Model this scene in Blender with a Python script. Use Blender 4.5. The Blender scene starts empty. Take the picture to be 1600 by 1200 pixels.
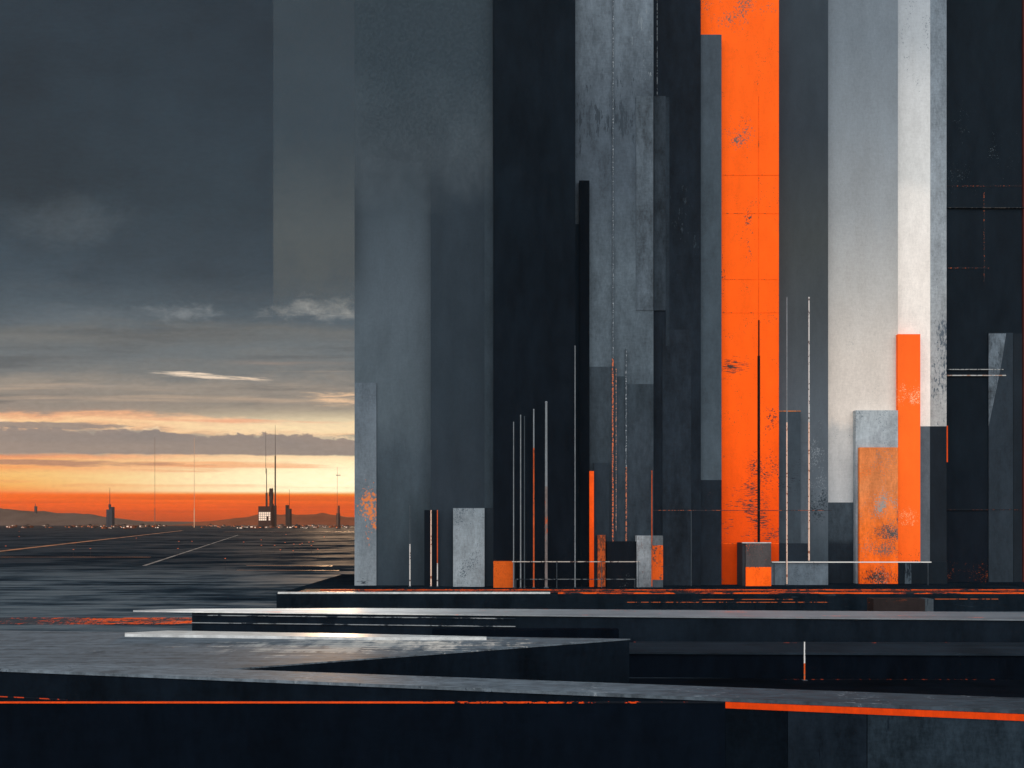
import bpy, bmesh, math, random
from mathutils import Vector
R = random.Random(11)
C = bpy.context.scene.collection
SC = bpy.context.scene

# ------------------------------------------------------------------ camera
F = 1244.44          # focal length in pixels of a 1600 px wide picture
HOR = 818.0          # row of the horizon in that picture
CAMZ = 20.0
cam = bpy.data.cameras.new('camera')
cam.lens = 28.0; cam.sensor_width = 36.0
cam.shift_y = (HOR - 600.0) / 1600.0
cam.clip_start = 0.5; cam.clip_end = 80000
co = bpy.data.objects.new('camera', cam); C.objects.link(co)
co.location = (0, 0, CAMZ); co.rotation_euler = (math.radians(90), 0, 0)
SC.camera = co
SC.view_settings.view_transform = 'Standard'
SC.view_settings.look = 'None'
SC.view_settings.exposure = 0.0
SC.view_settings.gamma = 1.0

def lin(c):
    r = []
    for v in c[:3]:
        v = v / 255.0
        r.append(v / 12.92 if v <= 0.04045 else ((v + 0.055) / 1.055) ** 2.4)
    return tuple(r)

# ------------------------------------------------------------------ node expressions
class NT:
    def __init__(s, tree):
        s.t = tree; tree.nodes.clear()
    def n(s, typ): return s.t.nodes.new(typ)
    def put(s, sock, v):
        if isinstance(v, E): s.t.links.new(v.s, sock)
        elif isinstance(v, bpy.types.NodeSocket): s.t.links.new(v, sock)
        elif isinstance(v, (tuple, list)) and len(sock.default_value) == 4 and len(v) == 3:
            sock.default_value = (*v, 1)
        else: sock.default_value = v
    def math(s, op, *a):
        m = s.n('ShaderNodeMath'); m.operation = op
        for i, v in enumerate(a): s.put(m.inputs[i], v)
        return E(s, m.outputs[0])
    def smooth(s, x, a, b, lo=0.0, hi=1.0):
        m = s.n('ShaderNodeMapRange'); m.interpolation_type = 'SMOOTHSTEP'
        for k, v in (('Value', x), ('From Min', a), ('From Max', b), ('To Min', lo), ('To Max', hi)): s.put(m.inputs[k], v)
        return E(s, m.outputs['Result'])
    def vec(s, x, y, z):
        m = s.n('ShaderNodeCombineXYZ')
        for i, v in enumerate((x, y, z)): s.put(m.inputs[i], v)
        return E(s, m.outputs[0])
    def sep(s, v):
        m = s.n('ShaderNodeSeparateXYZ'); s.put(m.inputs[0], v)
        return [E(s, o) for o in m.outputs]
    def vmul(s, v, k):
        m = s.n('ShaderNodeVectorMath'); m.operation = 'MULTIPLY'; s.put(m.inputs[0], v); s.put(m.inputs[1], k)
        return E(s, m.outputs[0])
    def vadd(s, v, k):
        m = s.n('ShaderNodeVectorMath'); m.operation = 'ADD'; s.put(m.inputs[0], v); s.put(m.inputs[1], k)
        return E(s, m.outputs[0])
    def noise(s, v, scale=1.0, detail=3.0, rough=0.55, dist=0.0):
        m = s.n('ShaderNodeTexNoise'); s.put(m.inputs['Vector'], v)
        m.inputs['Scale'].default_value = scale; m.inputs['Detail'].default_value = detail
        m.inputs['Roughness'].default_value = rough; m.inputs['Distortion'].default_value = dist
        return E(s, m.outputs[0])
    def ramp(s, f, stops, interp='LINEAR'):
        m = s.n('ShaderNodeValToRGB'); r = m.color_ramp; r.interpolation = interp
        stops = sorted(stops, key=lambda q: q[0])
        while len(r.elements) < len(stops): r.elements.new(0.5)
        for e, (p, c) in zip(r.elements, stops): e.position = min(1, max(0, p))
        for e, (p, c) in zip(r.elements, stops): e.color = (*c, 1)
        s.put(m.inputs[0], f)
        return E(s, m.outputs[0])
    def mix(s, f, a, b, mode='MIX'):
        m = s.n('ShaderNodeMix'); m.data_type = 'RGBA'; m.blend_type = mode; m.clamp_factor = True
        s.put(m.inputs[0], f); s.put(m.inputs[6], a); s.put(m.inputs[7], b)
        return E(s, m.outputs[2])
    def scale(s, col, k):
        m = s.n('ShaderNodeVectorMath'); m.operation = 'SCALE'; s.put(m.inputs[0], col); s.put(m.inputs['Scale'], k)
        return E(s, m.outputs[0])
class E:
    def __init__(s, nt, sock): s.n = nt; s.s = sock
    def __add__(s, o): return s.n.math('ADD', s, o)
    __radd__ = __add__
    def __sub__(s, o): return s.n.math('SUBTRACT', s, o)
    def __rsub__(s, o): return s.n.math('SUBTRACT', o, s)
    def __mul__(s, o): return s.n.math('MULTIPLY', s, o)
    __rmul__ = __mul__
    def __truediv__(s, o): return s.n.math('DIVIDE', s, o)
    def __pow__(s, o): return s.n.math('POWER', s, o)

HAZE = 1.1e-5
# ------------------------------------------------------------------ world: dusk sky
W = bpy.data.worlds.new('World'); SC.world = W; W.use_nodes = True
nt = NT(W.node_tree)
tc = nt.n('ShaderNodeTexCoord')
dx, dy, dz = nt.sep(E(nt, tc.outputs['Generated']))
ay = nt.math('MAXIMUM', nt.math('ABSOLUTE', dy), 0.12)
u = dx / ay                                   # cloud streets run along the world's X axis
v = dz / ay
px = u * F + 800.0
up = v * F                                    # 0 at the horizon, 818 at the top of the picture
# gentle breaking up of the bands
wob = (nt.noise(nt.vec(u * 4.0, v * 20.0, 0.3), 1.0, 8, 0.62) - 0.5)
wob2 = (nt.noise(nt.vec(u * 12.0, v * 75.0, 4.3), 1.0, 6, 0.65) - 0.5)
tilt = (px - 280.0) * 0.012
row = up + wob * nt.smooth(up, 40.0, 170.0, 2.0, 78.0) + wob2 * nt.smooth(up, 40.0, 200.0, 2.0, 34.0) + tilt
skyc = [(0, (176, 64, 28)), (12, (206, 74, 22)), (28, (246, 90, 12)), (45, (255, 110, 20)), (50, (255, 148, 40)),
        (58, (255, 178, 78)), (74, (255, 192, 104)), (86, (252, 154, 80)), (98, (252, 178, 112)), (106, (240, 144, 98)),
        (113, (158, 142, 132)), (140, (156, 146, 138)), (147, (244, 186, 140)), (157, (255, 208, 156)), (166, (236, 172, 132)),
        (174, (152, 140, 130)), (200, (142, 136, 128)), (216, (152, 144, 134)), (240, (118, 122, 122)), (268, (106, 115, 119)),
        (295, (104, 109, 110)), (318, (83, 97, 106)), (350, (74, 89, 99)), (400, (59, 75, 86)), (500, (48, 63, 73)),
        (640, (43, 57, 67)), (820, (42, 55, 65))]
base = nt.ramp(row / 820.0, [(a / 820.0, lin(c)) for a, c in skyc])
# sun glow low behind the left-hand tower
gx = (px - 560.0) / 380.0
gy = (up - 64.0) / 56.0
glow = nt.math('EXPONENT', (gx * gx + gy * gy) * -1.0) * nt.smooth(up, 44.0, 52.0)
base = nt.mix(glow * 0.9, base, lin((255, 244, 190)))
base = nt.mix(glow * glow * 0.85, base, (1.35, 1.2, 0.8))
g2x = (px - 540.0) / 300.0; g2y = (up - 152.0) / 20.0
g2 = nt.math('EXPONENT', (g2x * g2x + g2y * g2y) * -1.0) * nt.smooth(row, 142.0, 150.0)
base = nt.mix(g2 * 0.8, base, lin((255, 234, 190)))
# grey cloud bank with ragged top across the bright band
edge = nt.noise(nt.vec(u * 22.0, v * 36.0, 1.7), 1.0, 10, 0.68, 0.3)
edge2 = nt.noise(nt.vec(u * 5.0, v * 12.0, 5.7), 1.0, 4, 0.6)
top = 141.0 - (px - 250.0) * 0.045 + (edge - 0.5) * 52.0 + (edge2 - 0.5) * 30.0
bot = 108.0 + (edge - 0.5) * 10.0 - (px - 250.0) * 0.008
bank = nt.smooth(up, top + 2.0, top - 2.0) * nt.smooth(up, bot - 1.5, bot + 1.5)
rim = nt.smooth(up, top - 1.0, top + 1.5) * nt.smooth(up, top + 9.0, top + 2.0)
base = nt.mix(rim * nt.smooth(edge, 0.42, 0.6) * 0.7, base, lin((255, 222, 180)))
bankc = nt.mix(nt.noise(nt.vec(u * 5.0, v * 40.0, 3.1), 1.0, 4), lin((126, 124, 124)), lin((172, 152, 138)))
base = nt.mix(bank * 0.97, base, bankc)
# thin peach streaks in the lower sky
st = nt.noise(nt.vec(u * 2.6, v * 75.0, 2.2), 1.0, 4, 0.55)
stm = nt.smooth(st, 0.56, 0.68) * nt.smooth(up, 52.0, 66.0) * nt.smooth(up, 112.0, 98.0)
base = nt.mix(stm * 0.6, base, lin((246, 152, 96)))
stm2 = nt.smooth(st, 0.54, 0.70) * nt.smooth(up, 160.0, 180.0) * nt.smooth(up, 270.0, 220.0)
base = nt.mix(stm2 * 0.6, base, lin((200, 174, 150)))
st3 = nt.noise(nt.vec(u * 3.4, v * 46.0, 12.2), 1.0, 8, 0.62)
base = nt.mix(nt.smooth(st3, 0.48, 0.66) * nt.smooth(up, 165.0, 185.0) * nt.smooth(up, 420.0, 250.0) * 0.6, base, lin((86, 92, 96)))
sto = nt.noise(nt.vec(u * 2.0, v * 160.0, 6.2), 1.0, 4, 0.55)
base = nt.mix(nt.smooth(sto, 0.42, 0.62) * nt.smooth(up, 48.0, 38.0) * 0.45, base, lin((190, 64, 30)))
# a few lit wisps
def wisp(cx, cy, sx, sy, lo, hi, col, k, seed, fx=9.0, fy=70.0, slope=0.0):
    global base
    a = (px - cx) / sx; b = (up - (px - cx) * slope - cy) / sy
    g = nt.math('EXPONENT', (a * a + b * b) * -1.0)
    nz = nt.noise(nt.vec(u * fx, (v - u * slope) * fy, seed), 1.0, 6, 0.68, 0.4)
    m = nt.smooth((nz - 0.5) * 2.0 + g, lo, hi)
    base = nt.mix(m * k, base, lin(col))
wisp(322, 231, 120, 9, 0.66, 1.2, (250, 226, 200), 1.0, 5.1, 18, 320, -0.05)
wisp(385, 226, 70, 6, 0.66, 1.2, (240, 214, 188), 0.9, 45.1, 22, 320, -0.06)
wisp(530, 194, 84, 20, 0.6, 1.3, (252, 208, 166), 0.95, 7.7, 18, 190)
wisp(285, 330, 80, 22, 0.45, 1.7, (146, 153, 156), 0.95, 9.9, 36, 75)
wisp(150, 322, 260, 30, 0.5, 1.6, (106, 116, 122), 0.8, 41.9, 9, 30)
wisp(505, 334, 115, 24, 0.4, 1.6, (160, 161, 157), 0.95, 12.2, 36, 75)
wisp(90, 480, 150, 60, 0.45, 1.7, (98, 109, 116), 0.7, 15.5, 7, 11)
wisp(360, 160, 280, 5, 0.55, 1.1, (244, 172, 136), 0.8, 21.5, 6, 150, -0.02)
wisp(60, 153, 190, 7, 0.5, 0.8, (146, 136, 130), 0.9, 25.5, 11, 70, -0.01)
wisp(60, 95, 260, 7, 0.5, 0.9, (172, 128, 110), 0.8, 28.5, 8, 110, -0.01)
wisp(330, 86, 200, 9, 0.6, 1.1, (240, 160, 112), 0.8, 31.5, 5, 90, 0)
wisp(40, 290, 300, 16, 0.6, 1.5, (122, 124, 122), 0.7, 35.5, 5, 50, 0)
wisp(160, 215, 260, 10, 0.6, 1.4, (170, 156, 144), 0.8, 37.5, 5, 70, -0.02)
wisp(450, 250, 200, 12, 0.6, 1.5, (150, 136, 126), 0.8, 39.5, 5, 70, -0.02)
# soft mottling of the dark overcast
mot = nt.noise(nt.vec(u * 3.0, v * 5.0, 0.0), 1.0, 6, 0.6)
base = nt.mix(nt.smooth(up, 240.0, 420.0), base, nt.scale(base, nt.smooth(mot, 0.2, 0.8, 0.72, 1.28)))
grain = nt.noise(nt.vec(u * 90.0, v * 240.0, 0.0), 1.0, 2, 0.6)
base = nt.scale(base, nt.smooth(grain, 0.2, 0.8, 0.94, 1.06))
# rear sky fill, added to light fronts (cool above, a little warm low down)
backc = nt.mix(nt.smooth(dz, 0.0, 0.55), (2.45, 2.26, 2.08), (1.92, 2.02, 2.14))
sky = nt.mix(nt.smooth(dy, 0.10, -0.35), base, backc)
sky = nt.mix(nt.smooth(dz, -0.004, -0.03), sky, (0.02, 0.022, 0.026))
bg = nt.n('ShaderNodeBackground'); nt.put(bg.inputs[0], sky); bg.inputs[1].default_value = 1.0
wo = nt.n('ShaderNodeOutputWorld'); nt.t.links.new(bg.outputs[0], wo.inputs[0])
W.cycles.sampling_method = 'MANUAL'; W.cycles.sample_map_resolution = 1024

# ------------------------------------------------------------------ sun: low, ahead and to the left
sl = bpy.data.lights.new('sun', 'SUN'); sl.energy = 1.0; sl.angle = math.radians(3.0); sl.color = (1.0, 0.62, 0.34)
so = bpy.data.objects.new('sun', sl); C.objects.link(so)
sdir = Vector((math.sin(math.radians(-12)) * 1, math.cos(math.radians(-12)), math.tan(math.radians(3.0)))).normalized()
so.rotation_euler = (-sdir).to_track_quat('-Z', 'Y').to_euler()
so.location = sdir * 500

# ------------------------------------------------------------------ mesh helpers
def at(px, py, Y): return Vector(((px - 800) / F * Y, Y, CAMZ + (HOR - py) / F * Y))
def onz(px, py, z):
    Y = F * (CAMZ - z) / (py - HOR)
    return Vector(((px - 800) / F * Y, Y))
def bx(bm, x0, x1, y0, y1, z0, z1):
    v = [bm.verts.new(p) for p in ((x0, y0, z0), (x1, y0, z0), (x1, y1, z0), (x0, y1, z0), (x0, y0, z1), (x1, y0, z1), (x1, y1, z1), (x0, y1, z1))]
    for f in ((0, 3, 2, 1), (4, 5, 6, 7), (0, 1, 5, 4), (1, 2, 6, 5), (2, 3, 7, 6), (3, 0, 4, 7)): bm.faces.new([v[i] for i in f])
def pr(bm, pts, z0, z1):
    a = [bm.verts.new((p[0], p[1], z0)) for p in pts]; b = [bm.verts.new((p[0], p[1], z1)) for p in pts]
    bm.faces.new(a[::-1]); bm.faces.new(b)
    for i in range(len(pts)):
        j = (i + 1) % len(pts); bm.faces.new((a[i], a[j], b[j], b[i]))
def cyl(bm, x, y, z0, z1, r0, r1=None, n=8):
    r1 = r0 if r1 is None else r1
    a = [bm.verts.new((x + r0 * math.cos(6.2832 * i / n), y + r0 * math.sin(6.2832 * i / n), z0)) for i in range(n)]
    b = [bm.verts.new((x + r1 * math.cos(6.2832 * i / n), y + r1 * math.sin(6.2832 * i / n), z1)) for i in range(n)]
    bm.faces.new(a[::-1]); bm.faces.new(b)
    for i in range(n):
        j = (i + 1) % n; bm.faces.new((a[i], a[j], b[j], b[i]))
def obj(name, bm, mat, parent=None, loc=None):
    bmesh.ops.recalc_face_normals(bm, faces=bm.faces)
    me = bpy.data.meshes.new(name); bm.to_mesh(me); bm.free(); me.materials.append(mat)
    o = bpy.data.objects.new(name, me); C.objects.link(o)
    if parent: o.parent = parent
    if loc is not None: o.location = loc
    return o
def empty(name, loc):
    o = bpy.data.objects.new(name, None); C.objects.link(o); o.location = loc; return o
def tag(o, label, cat, group=None):
    o['label'] = label; o['category'] = cat
    if group: o['group'] = group
    return o
def struct(o, label=None, cat=None, kind='structure'):
    o['kind'] = kind
    if label: o['label'] = label; o['category'] = cat
    return o

# ------------------------------------------------------------------ materials
K = 1.0
def surf(name, stops, H=1.0, axis='z', var=0.16, streak=0.22, canvas=0.16, jitter=3.0, interp='LINEAR',
         wears=(), rough=0.85, spec=0.08, sc=1.0, flat=False, metallic=0.0):
    """weathered cladding. stops: [(local coordinate, sRGB)] ; wears: (colour, coverage 0..1, scale xyz, (x, z, rx, rz) or None)"""
    m = bpy.data.materials.new(name); m.use_nodes = True
    nt = NT(m.node_tree)
    tc = nt.n('ShaderNodeTexCoord'); o = E(nt, tc.outputs['Object'])
    x, y, z = nt.sep(o)
    info = nt.n('ShaderNodeObjectInfo')
    rn = E(nt, info.outputs['Random']) * 400.0
    ax_ = nt.vec(rn, rn * 0.37, rn * 1.7)
    o = nt.vadd(o, ax_)
    big = nt.noise(nt.vmul(o, (0.16 * sc, 0.16 * sc, 0.05 * sc)), 1.0, 5, 0.6)
    ver = nt.noise(nt.vmul(o, (0.45 * sc, 0.3 * sc, 0.16 * sc)), 1.0, 7, 0.68)
    if flat:
        cv = nt.noise(nt.vmul(o, (0.5 * sc, 2.0 * sc, 1.0)), 1.0, 4, 0.7)
        ver = nt.noise(nt.vmul(o, (0.035 * sc, 0.45 * sc, 0.1)), 1.0, 5, 0.65)
    else:
        cv = nt.noise(nt.vmul(o, (2.0 * sc, 1.0, 0.9 * sc)), 1.0, 4, 0.75) * 0.6 + nt.noise(nt.vmul(o, (0.6 * sc, 1.0, 2.2 * sc)), 1.0, 4, 0.75) * 0.4
    if len(stops) == 1: col = lin(stops[0][1]); col = nt.mix(0.0, col, col)
    else:
        q = (z if axis == 'z' else x) + (big - 0.5) * jitter + (ver - 0.5) * jitter * 0.6
        col = nt.ramp(q / H, [(a / H, lin(c)) for a, c in stops], interp)
    k = 1.0 + (nt.smooth(big, 0.25, 0.75, -1.0, 1.0)) * var + nt.smooth(ver, 0.28, 0.72, -1.0, 1.0) * streak * 0.6 + nt.smooth(cv, 0.3, 0.7, -1.0, 1.0) * canvas
    col = nt.scale(col, k * K)
    for wi, (wc, cover, scl, reg) in enumerate(wears):
        off = (13.7 * wi + 3, 5.1, 7.3 * wi)
        wn = nt.noise(nt.vadd(nt.vmul(o, scl), off), 1.0, 5, 0.72)
        wl = nt.noise(nt.vadd(nt.vmul(o, (0.22 * sc, 0.2, 0.14 * sc)), off), 1.0, 3, 0.6)
        f = ((wn * 0.66 + wl * 0.34) - 0.5) * (1.4 if reg else 1.0) + 0.5
        thr = 0.66 - cover * 0.36
        if reg:
            ax = (x - reg[0]) / reg[2]; az = ((y if flat else z) - reg[1]) / reg[3]
            g = nt.math('EXPONENT', (ax * ax + az * az) * -1.0)
            f = f + (g - 1.0) * 0.32
        msk = nt.smooth(f, thr - 0.015, thr + 0.02)
        col = nt.mix(msk, col, lin(wc))
    b = nt.n('ShaderNodeBsdfPrincipled')
    nt.put(b.inputs['Base Color'], col)
    nt.put(b.inputs['Roughness'], nt.smooth(cv, 0.2, 0.8, max(0.05, rough - 0.1), min(1, rough + 0.1)))
    b.inputs['Specular IOR Level'].default_value = spec; b.inputs['Metallic'].default_value = metallic
    out = nt.n('ShaderNodeOutputMaterial'); nt.t.links.new(b.outputs[0], out.inputs[0])
    return m
def dotted(name, c0, c1, cover, f=1.6, rough=0.7, c2=None):
    """paint left in dashes along a thin line"""
    m = bpy.data.materials.new(name); m.use_nodes = True
    nt = NT(m.node_tree); tc = nt.n('ShaderNodeTexCoord'); o = E(nt, tc.outputs['Object'])
    a = nt.noise(nt.vmul(o, (f, 0.2, f)), 1.0, 3, 0.7)
    t = 0.62 - cover * 0.3
    col = nt.mix(nt.smooth(a, t - 0.03, t + 0.03), lin(c0), lin(c1))
    if c2: col = nt.mix(nt.smooth(nt.noise(nt.vmul(o, (0.3, 0.2, 0.3)), 1.0, 3, 0.6), 0.48, 0.56), col, lin(c2))
    b = nt.n('ShaderNodeBsdfPrincipled'); nt.put(b.inputs['Base Color'], col); b.inputs['Roughness'].default_value = rough
    b.inputs['Specular IOR Level'].default_value = 0.1
    out = nt.n('ShaderNodeOutputMaterial'); nt.t.links.new(b.outputs[0], out.inputs[0])
    return m
def emit(name, c, s):
    m = bpy.data.materials.new(name); m.use_nodes = True
    b = m.node_tree.nodes['Principled BSDF']; b.inputs['Base Color'].default_value = (0.02, 0.02, 0.02, 1)
    b.inputs['Emission Color'].default_value = (*lin(c), 1); b.inputs['Emission Strength'].default_value = s
    return m
OR = (252, 96, 24)
DK = (16, 24, 31)
FINE_H = (0.7, 1.0, 4.0); FINE_V = (4.0, 1.0, 0.6); SPECK = (3.0, 1.0, 3.0)

# ------------------------------------------------------------------ setting: ground, hills, roads
def ground_mat():
    m = bpy.data.materials.new('plain_soil'); m.use_nodes = True
    nt = NT(m.node_tree); tc = nt.n('ShaderNodeTexCoord'); o = E(nt, tc.outputs['Object'])
    a = nt.noise(nt.vmul(o, (0.016, 0.02, 1)), 1.0, 6, 0.66)
    b_ = nt.noise(nt.vmul(o, (0.02, 0.16, 1)), 1.0, 6, 0.66)
    d = nt.noise(nt.vmul(o, (0.0012, 0.006, 1)), 1.0, 5, 0.6)
    e = nt.noise(nt.vmul(o, (0.12, 0.9, 1)), 1.0, 4, 0.7)
    x, y, z = nt.sep(o)
    f = ((a * 0.4 + b_ * 0.4 + d * 0.2) - 0.5) * 1.7 + 0.5
    near = nt.ramp(f, [(0.36, lin((16, 24, 31))), (0.44, lin((38, 48, 56))), (0.50, lin((66, 76, 83))), (0.60, lin((84, 94, 100))), (0.70, lin((56, 66, 74)))])  # lighter stops paint pale reflections on the near plain
    far = nt.ramp(f, [(0.38, lin((18, 25, 32))), (0.48, lin((30, 39, 46))), (0.58, lin((44, 53, 60))), (0.66, lin((30, 38, 46)))])
    col = nt.mix(nt.smooth(y, 260.0, 420.0), near, far)
    col = nt.scale(col, nt.smooth(e, 0.3, 0.7, 0.75, 1.25))
    p = nt.n('ShaderNodeBsdfPrincipled'); nt.put(p.inputs['Base Color'], col)
    nt.put(p.inputs['Roughness'], nt.smooth(f, 0.48, 0.60, 0.85, 0.7)); nt.put(p.inputs['Specular IOR Level'], nt.smooth(f, 0.48, 0.60, 0.0, 0.012))
    out = nt.n('ShaderNodeOutputMaterial'); nt.t.links.new(p.outputs[0], out.inputs[0])
    return m
bm = bmesh.new()
vs = [bm.verts.new(p) for p in ((-14000, -400, 0), (14000, -400, 0), (14000, 14000, 0), (-14000, 14000, 0))]
bm.faces.new(vs)
struct(obj('ground', bm, ground_mat()))

M_hill = surf('hill_scrub', [(0, (80, 66, 60))], var=0.2, sc=0.02, canvas=0.1)
M_hill2 = surf('hill_painted_haze', [(0, (118, 62, 40))], var=0.2, sc=0.02, canvas=0.1)  # orange haze over the far hills is put into both scrub colours
def hill(x0, x1, pk, Y, name='hills', seed=1, prof=None):
    rr = random.Random(seed); bm = bmesh.new(); nx, ny = 60, 9
    X0 = (x0 - 800) / F * Y; X1 = (x1 - 800) / F * Y
    ph = [rr.uniform(0, 6.28) for _ in range(6)]
    rows = []
    for j in range(ny):
        b = math.sin(math.pi * j / (ny - 1)); row = []
        for i in range(nx):
            t = i / (nx - 1); a = prof(t)
            n = 1 + 0.07 * math.sin(19 * t + ph[0] + j) + 0.05 * math.sin(43 * t + ph[1] + 2 * j) + 0.04 * math.sin(87 * t + ph[2])
            h = (pk / F * Y + CAMZ) * a * b * n
            row.append(bm.verts.new((X0 + (X1 - X0) * t, Y - 700 + 1400 * j / (ny - 1), max(h, 0) - 1.0)))
        rows.append(row)
    for j in range(ny - 1):
        for i in range(nx - 1): bm.faces.new((rows[j][i], rows[j][i + 1], rows[j + 1][i + 1], rows[j + 1][i]))
    o = obj(name, bm, M_hill2 if seed == 5 else M_hill)
    for p in o.data.polygons: p.use_smooth = True
    return struct(o)
hill(-260, 250, 22, 9000, seed=3, prof=lambda t: min(1, t / 0.3, (1 - t) / 0.42) ** 0.7 if 0 < t < 1 else 0)
hill(290, 640, 15, 8200, seed=5, prof=lambda t: min(1, t / 0.4, (1 - t) / 0.4) ** 0.8 if 0 < t < 1 else 0)
hill(-700, 2400, 6, 11000, seed=8, prof=lambda t: 0.6 + 0.35 * math.sin(9 * t) * math.sin(23 * t))

def asphalt(name, c, rough, spec):
    m = bpy.data.materials.new(name); m.use_nodes = True
    nt = NT(m.node_tree); tc = nt.n('ShaderNodeTexCoord'); o = E(nt, tc.outputs['Object'])
    a = nt.noise(nt.vmul(o, (0.03, 0.03, 1)), 1.0, 5, 0.7)
    p = nt.n('ShaderNodeBsdfPrincipled'); nt.put(p.inputs['Base Color'], nt.scale(nt.mix(0.0, lin(c), lin(c)), nt.smooth(a, 0.35, 0.65, 0.35, 1.4)))
    nt.put(p.inputs['Roughness'], nt.smooth(a, 0.3, 0.7, rough + 0.2, rough)); p.inputs['Specular IOR Level'].default_value = spec
    out = nt.n('ShaderNodeOutputMaterial'); nt.t.links.new(p.outputs[0], out.inputs[0])
    return m
M_road = asphalt('wet_road_painted_glow', (178, 112, 66), 0.38, 0.4)  # orange light along the roads is put into the base colour
M_road2 = asphalt('wet_grey_road', (120, 112, 106), 0.45, 0.3)
def road(p0, p1, w0, mat, z=0.02):
    a = onz(*p0, 0); b = onz(*p1, 0); d = (b - a).normalized(); n = Vector((-d.y, d.x)) * w0
    bm = bmesh.new(); bm.faces.new([bm.verts.new((q.x, q.y, z)) for q in (a - n, b - n, b + n, a + n)])
    return struct(obj('road', bm, mat))
road((-60, 868), (285, 829), 3.2, M_road)
road((225, 884), (372, 836), 0.9, M_road2, 0.03)
road((-60, 870.5), (235, 870.5), 1.3, M_road, 0.04)
road((385, 883.5), (520, 884.5), 0.8, M_road, 0.05)
road((370, 891), (530, 891.5), 0.7, M_road, 0.06)
road((350, 831), (560, 831), 9, M_road, 0.03)
road((-60, 821.5), (560, 821.0), 60, M_road, 0.05)

# ------------------------------------------------------------------ foreground: platforms and walls
M_plat = surf('concrete_painted_sheen', [(0, (80, 90, 98))], flat=True, var=0.22, streak=0.6, canvas=0.3, rough=0.66, spec=0.32, sc=3.6,
              wears=(((52, 61, 69), 0.22, (0.12, 1.6, 1), None), ((150, 152, 150), 0.50, (0.12, 2.2, 1), (-22.0, -3.2, 20, 7)), ((204, 198, 188), 0.46, (0.16, 3.4, 1), (-18.0, -3.0, 14, 5)), ((150, 100, 60), 0.08, (0.2, 2.2, 1), (-32, -4, 14, 6))))  # pale regional streaks are sky reflection painted into the concrete colour
M_cope = surf('coping_stone_painted_sheen', [(0, (150, 154, 156)), (12, (232, 231, 227)), (38, (238, 236, 230)), (54, (150, 154, 156)), (72, (112, 118, 123)), (100, (116, 122, 127)), (130, (100, 107, 113))], H=200, axis='x', flat=True, jitter=6, var=0.12, streak=0.3, canvas=0.15, rough=0.55, spec=0.3, sc=1.0,  # near-white stops paint the sunset sheen onto the left end
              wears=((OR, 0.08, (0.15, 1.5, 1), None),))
M_kerbw = surf('white_kerb_stone', [(0, (186, 188, 186))], flat=True, var=0.12, streak=0.2, canvas=0.2, rough=0.4, spec=0.5, sc=2.0)
M_band = surf('grey_coping_stone', [(-30, (84, 94, 102)), (2, (92, 102, 110)), (9, (66, 76, 85)), (14, (46, 56, 64))], H=60, axis='x', flat=True, jitter=3, var=0.14, streak=0.25, canvas=0.45, rough=0.6, spec=0.2, sc=5.0)
# ramp needs positive positions: shift is handled by a local origin at the wall's left end
M_black = surf('black_concrete', [(0, (6, 12, 20))], var=0.3, streak=0.3, canvas=0.2, spec=0.02, sc=2)
M_black2 = surf('blue_black_concrete', [(0, (11, 19, 27))], var=0.3, streak=0.4, canvas=0.25, spec=0.03, sc=1.2)
M_black3 = surf('slate_black_concrete', [(0, (18, 26, 34))], var=0.25, streak=0.25, canvas=0.2, spec=0.02, sc=1.2)
M_pave = surf('black_paving', [(0, (5, 10, 17))], flat=True, var=0.4, streak=0.4, spec=0.03)

def prism_px(name, pts, z0, z1, mat, parent=None, org=(0, 0, 0)):
    bm = bmesh.new(); q = [onz(a, b, z1) for a, b in pts]
    pr(bm, [(p.x - org[0], p.y - org[1]) for p in q], z0 - org[2], z1 - org[2])
    return obj(name, bm, mat, parent, None if parent else org)

bm = bmesh.new(); bm.faces.new([bm.verts.new(p) for p in ((-120, 10, .012), (160, 10, .012), (160, 103, .012), (-120, 103, .012))])
struct(obj('paving', bm, M_pave))

# platform with a sharp corner
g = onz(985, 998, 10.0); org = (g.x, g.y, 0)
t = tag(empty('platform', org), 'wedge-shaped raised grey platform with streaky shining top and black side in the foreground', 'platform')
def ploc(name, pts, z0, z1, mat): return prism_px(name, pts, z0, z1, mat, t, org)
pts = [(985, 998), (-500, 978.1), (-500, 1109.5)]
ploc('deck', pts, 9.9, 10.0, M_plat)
bmq = bmesh.new(); q = [onz(a, b, 9.9) for a, b in pts]; cx = sum(p.x for p in q) / 3; cy = sum(p.y for p in q) / 3
q2 = [onz(a, b, 10.0) for a, b in pts]
pr(bmq, [(p.x - org[0] + (cx - p.x) * 0.002, p.y - org[1] + (cy - p.y) * 0.002) for p in q2], 0, 9.898)
obj('side_wall', bmq, M_black2, t)
t = tag(prism_px('kerb', [(195, 988.6), (262, 985.2), (560, 990), (760, 994.6), (760, 995.8), (560, 995.6), (195, 990.4)], 10.004, 10.25, M_kerbw, None, (0, 73, 0)),
        'narrow white stone kerb along the back edge of the wedge platform', 'kerb')
# dark block behind the platform's corner
bm = bmesh.new(); a = at(675, 984, 80); b = at(967, 984, 80); bx(bm, a.x - b.x, 0, 0, 1.2, 0, a.z)
tag(obj('barrier_block', bm, M_black, None, (b.x, 80, 0)), 'long black concrete barrier just behind the pointed platform corner', 'barrier')

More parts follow.
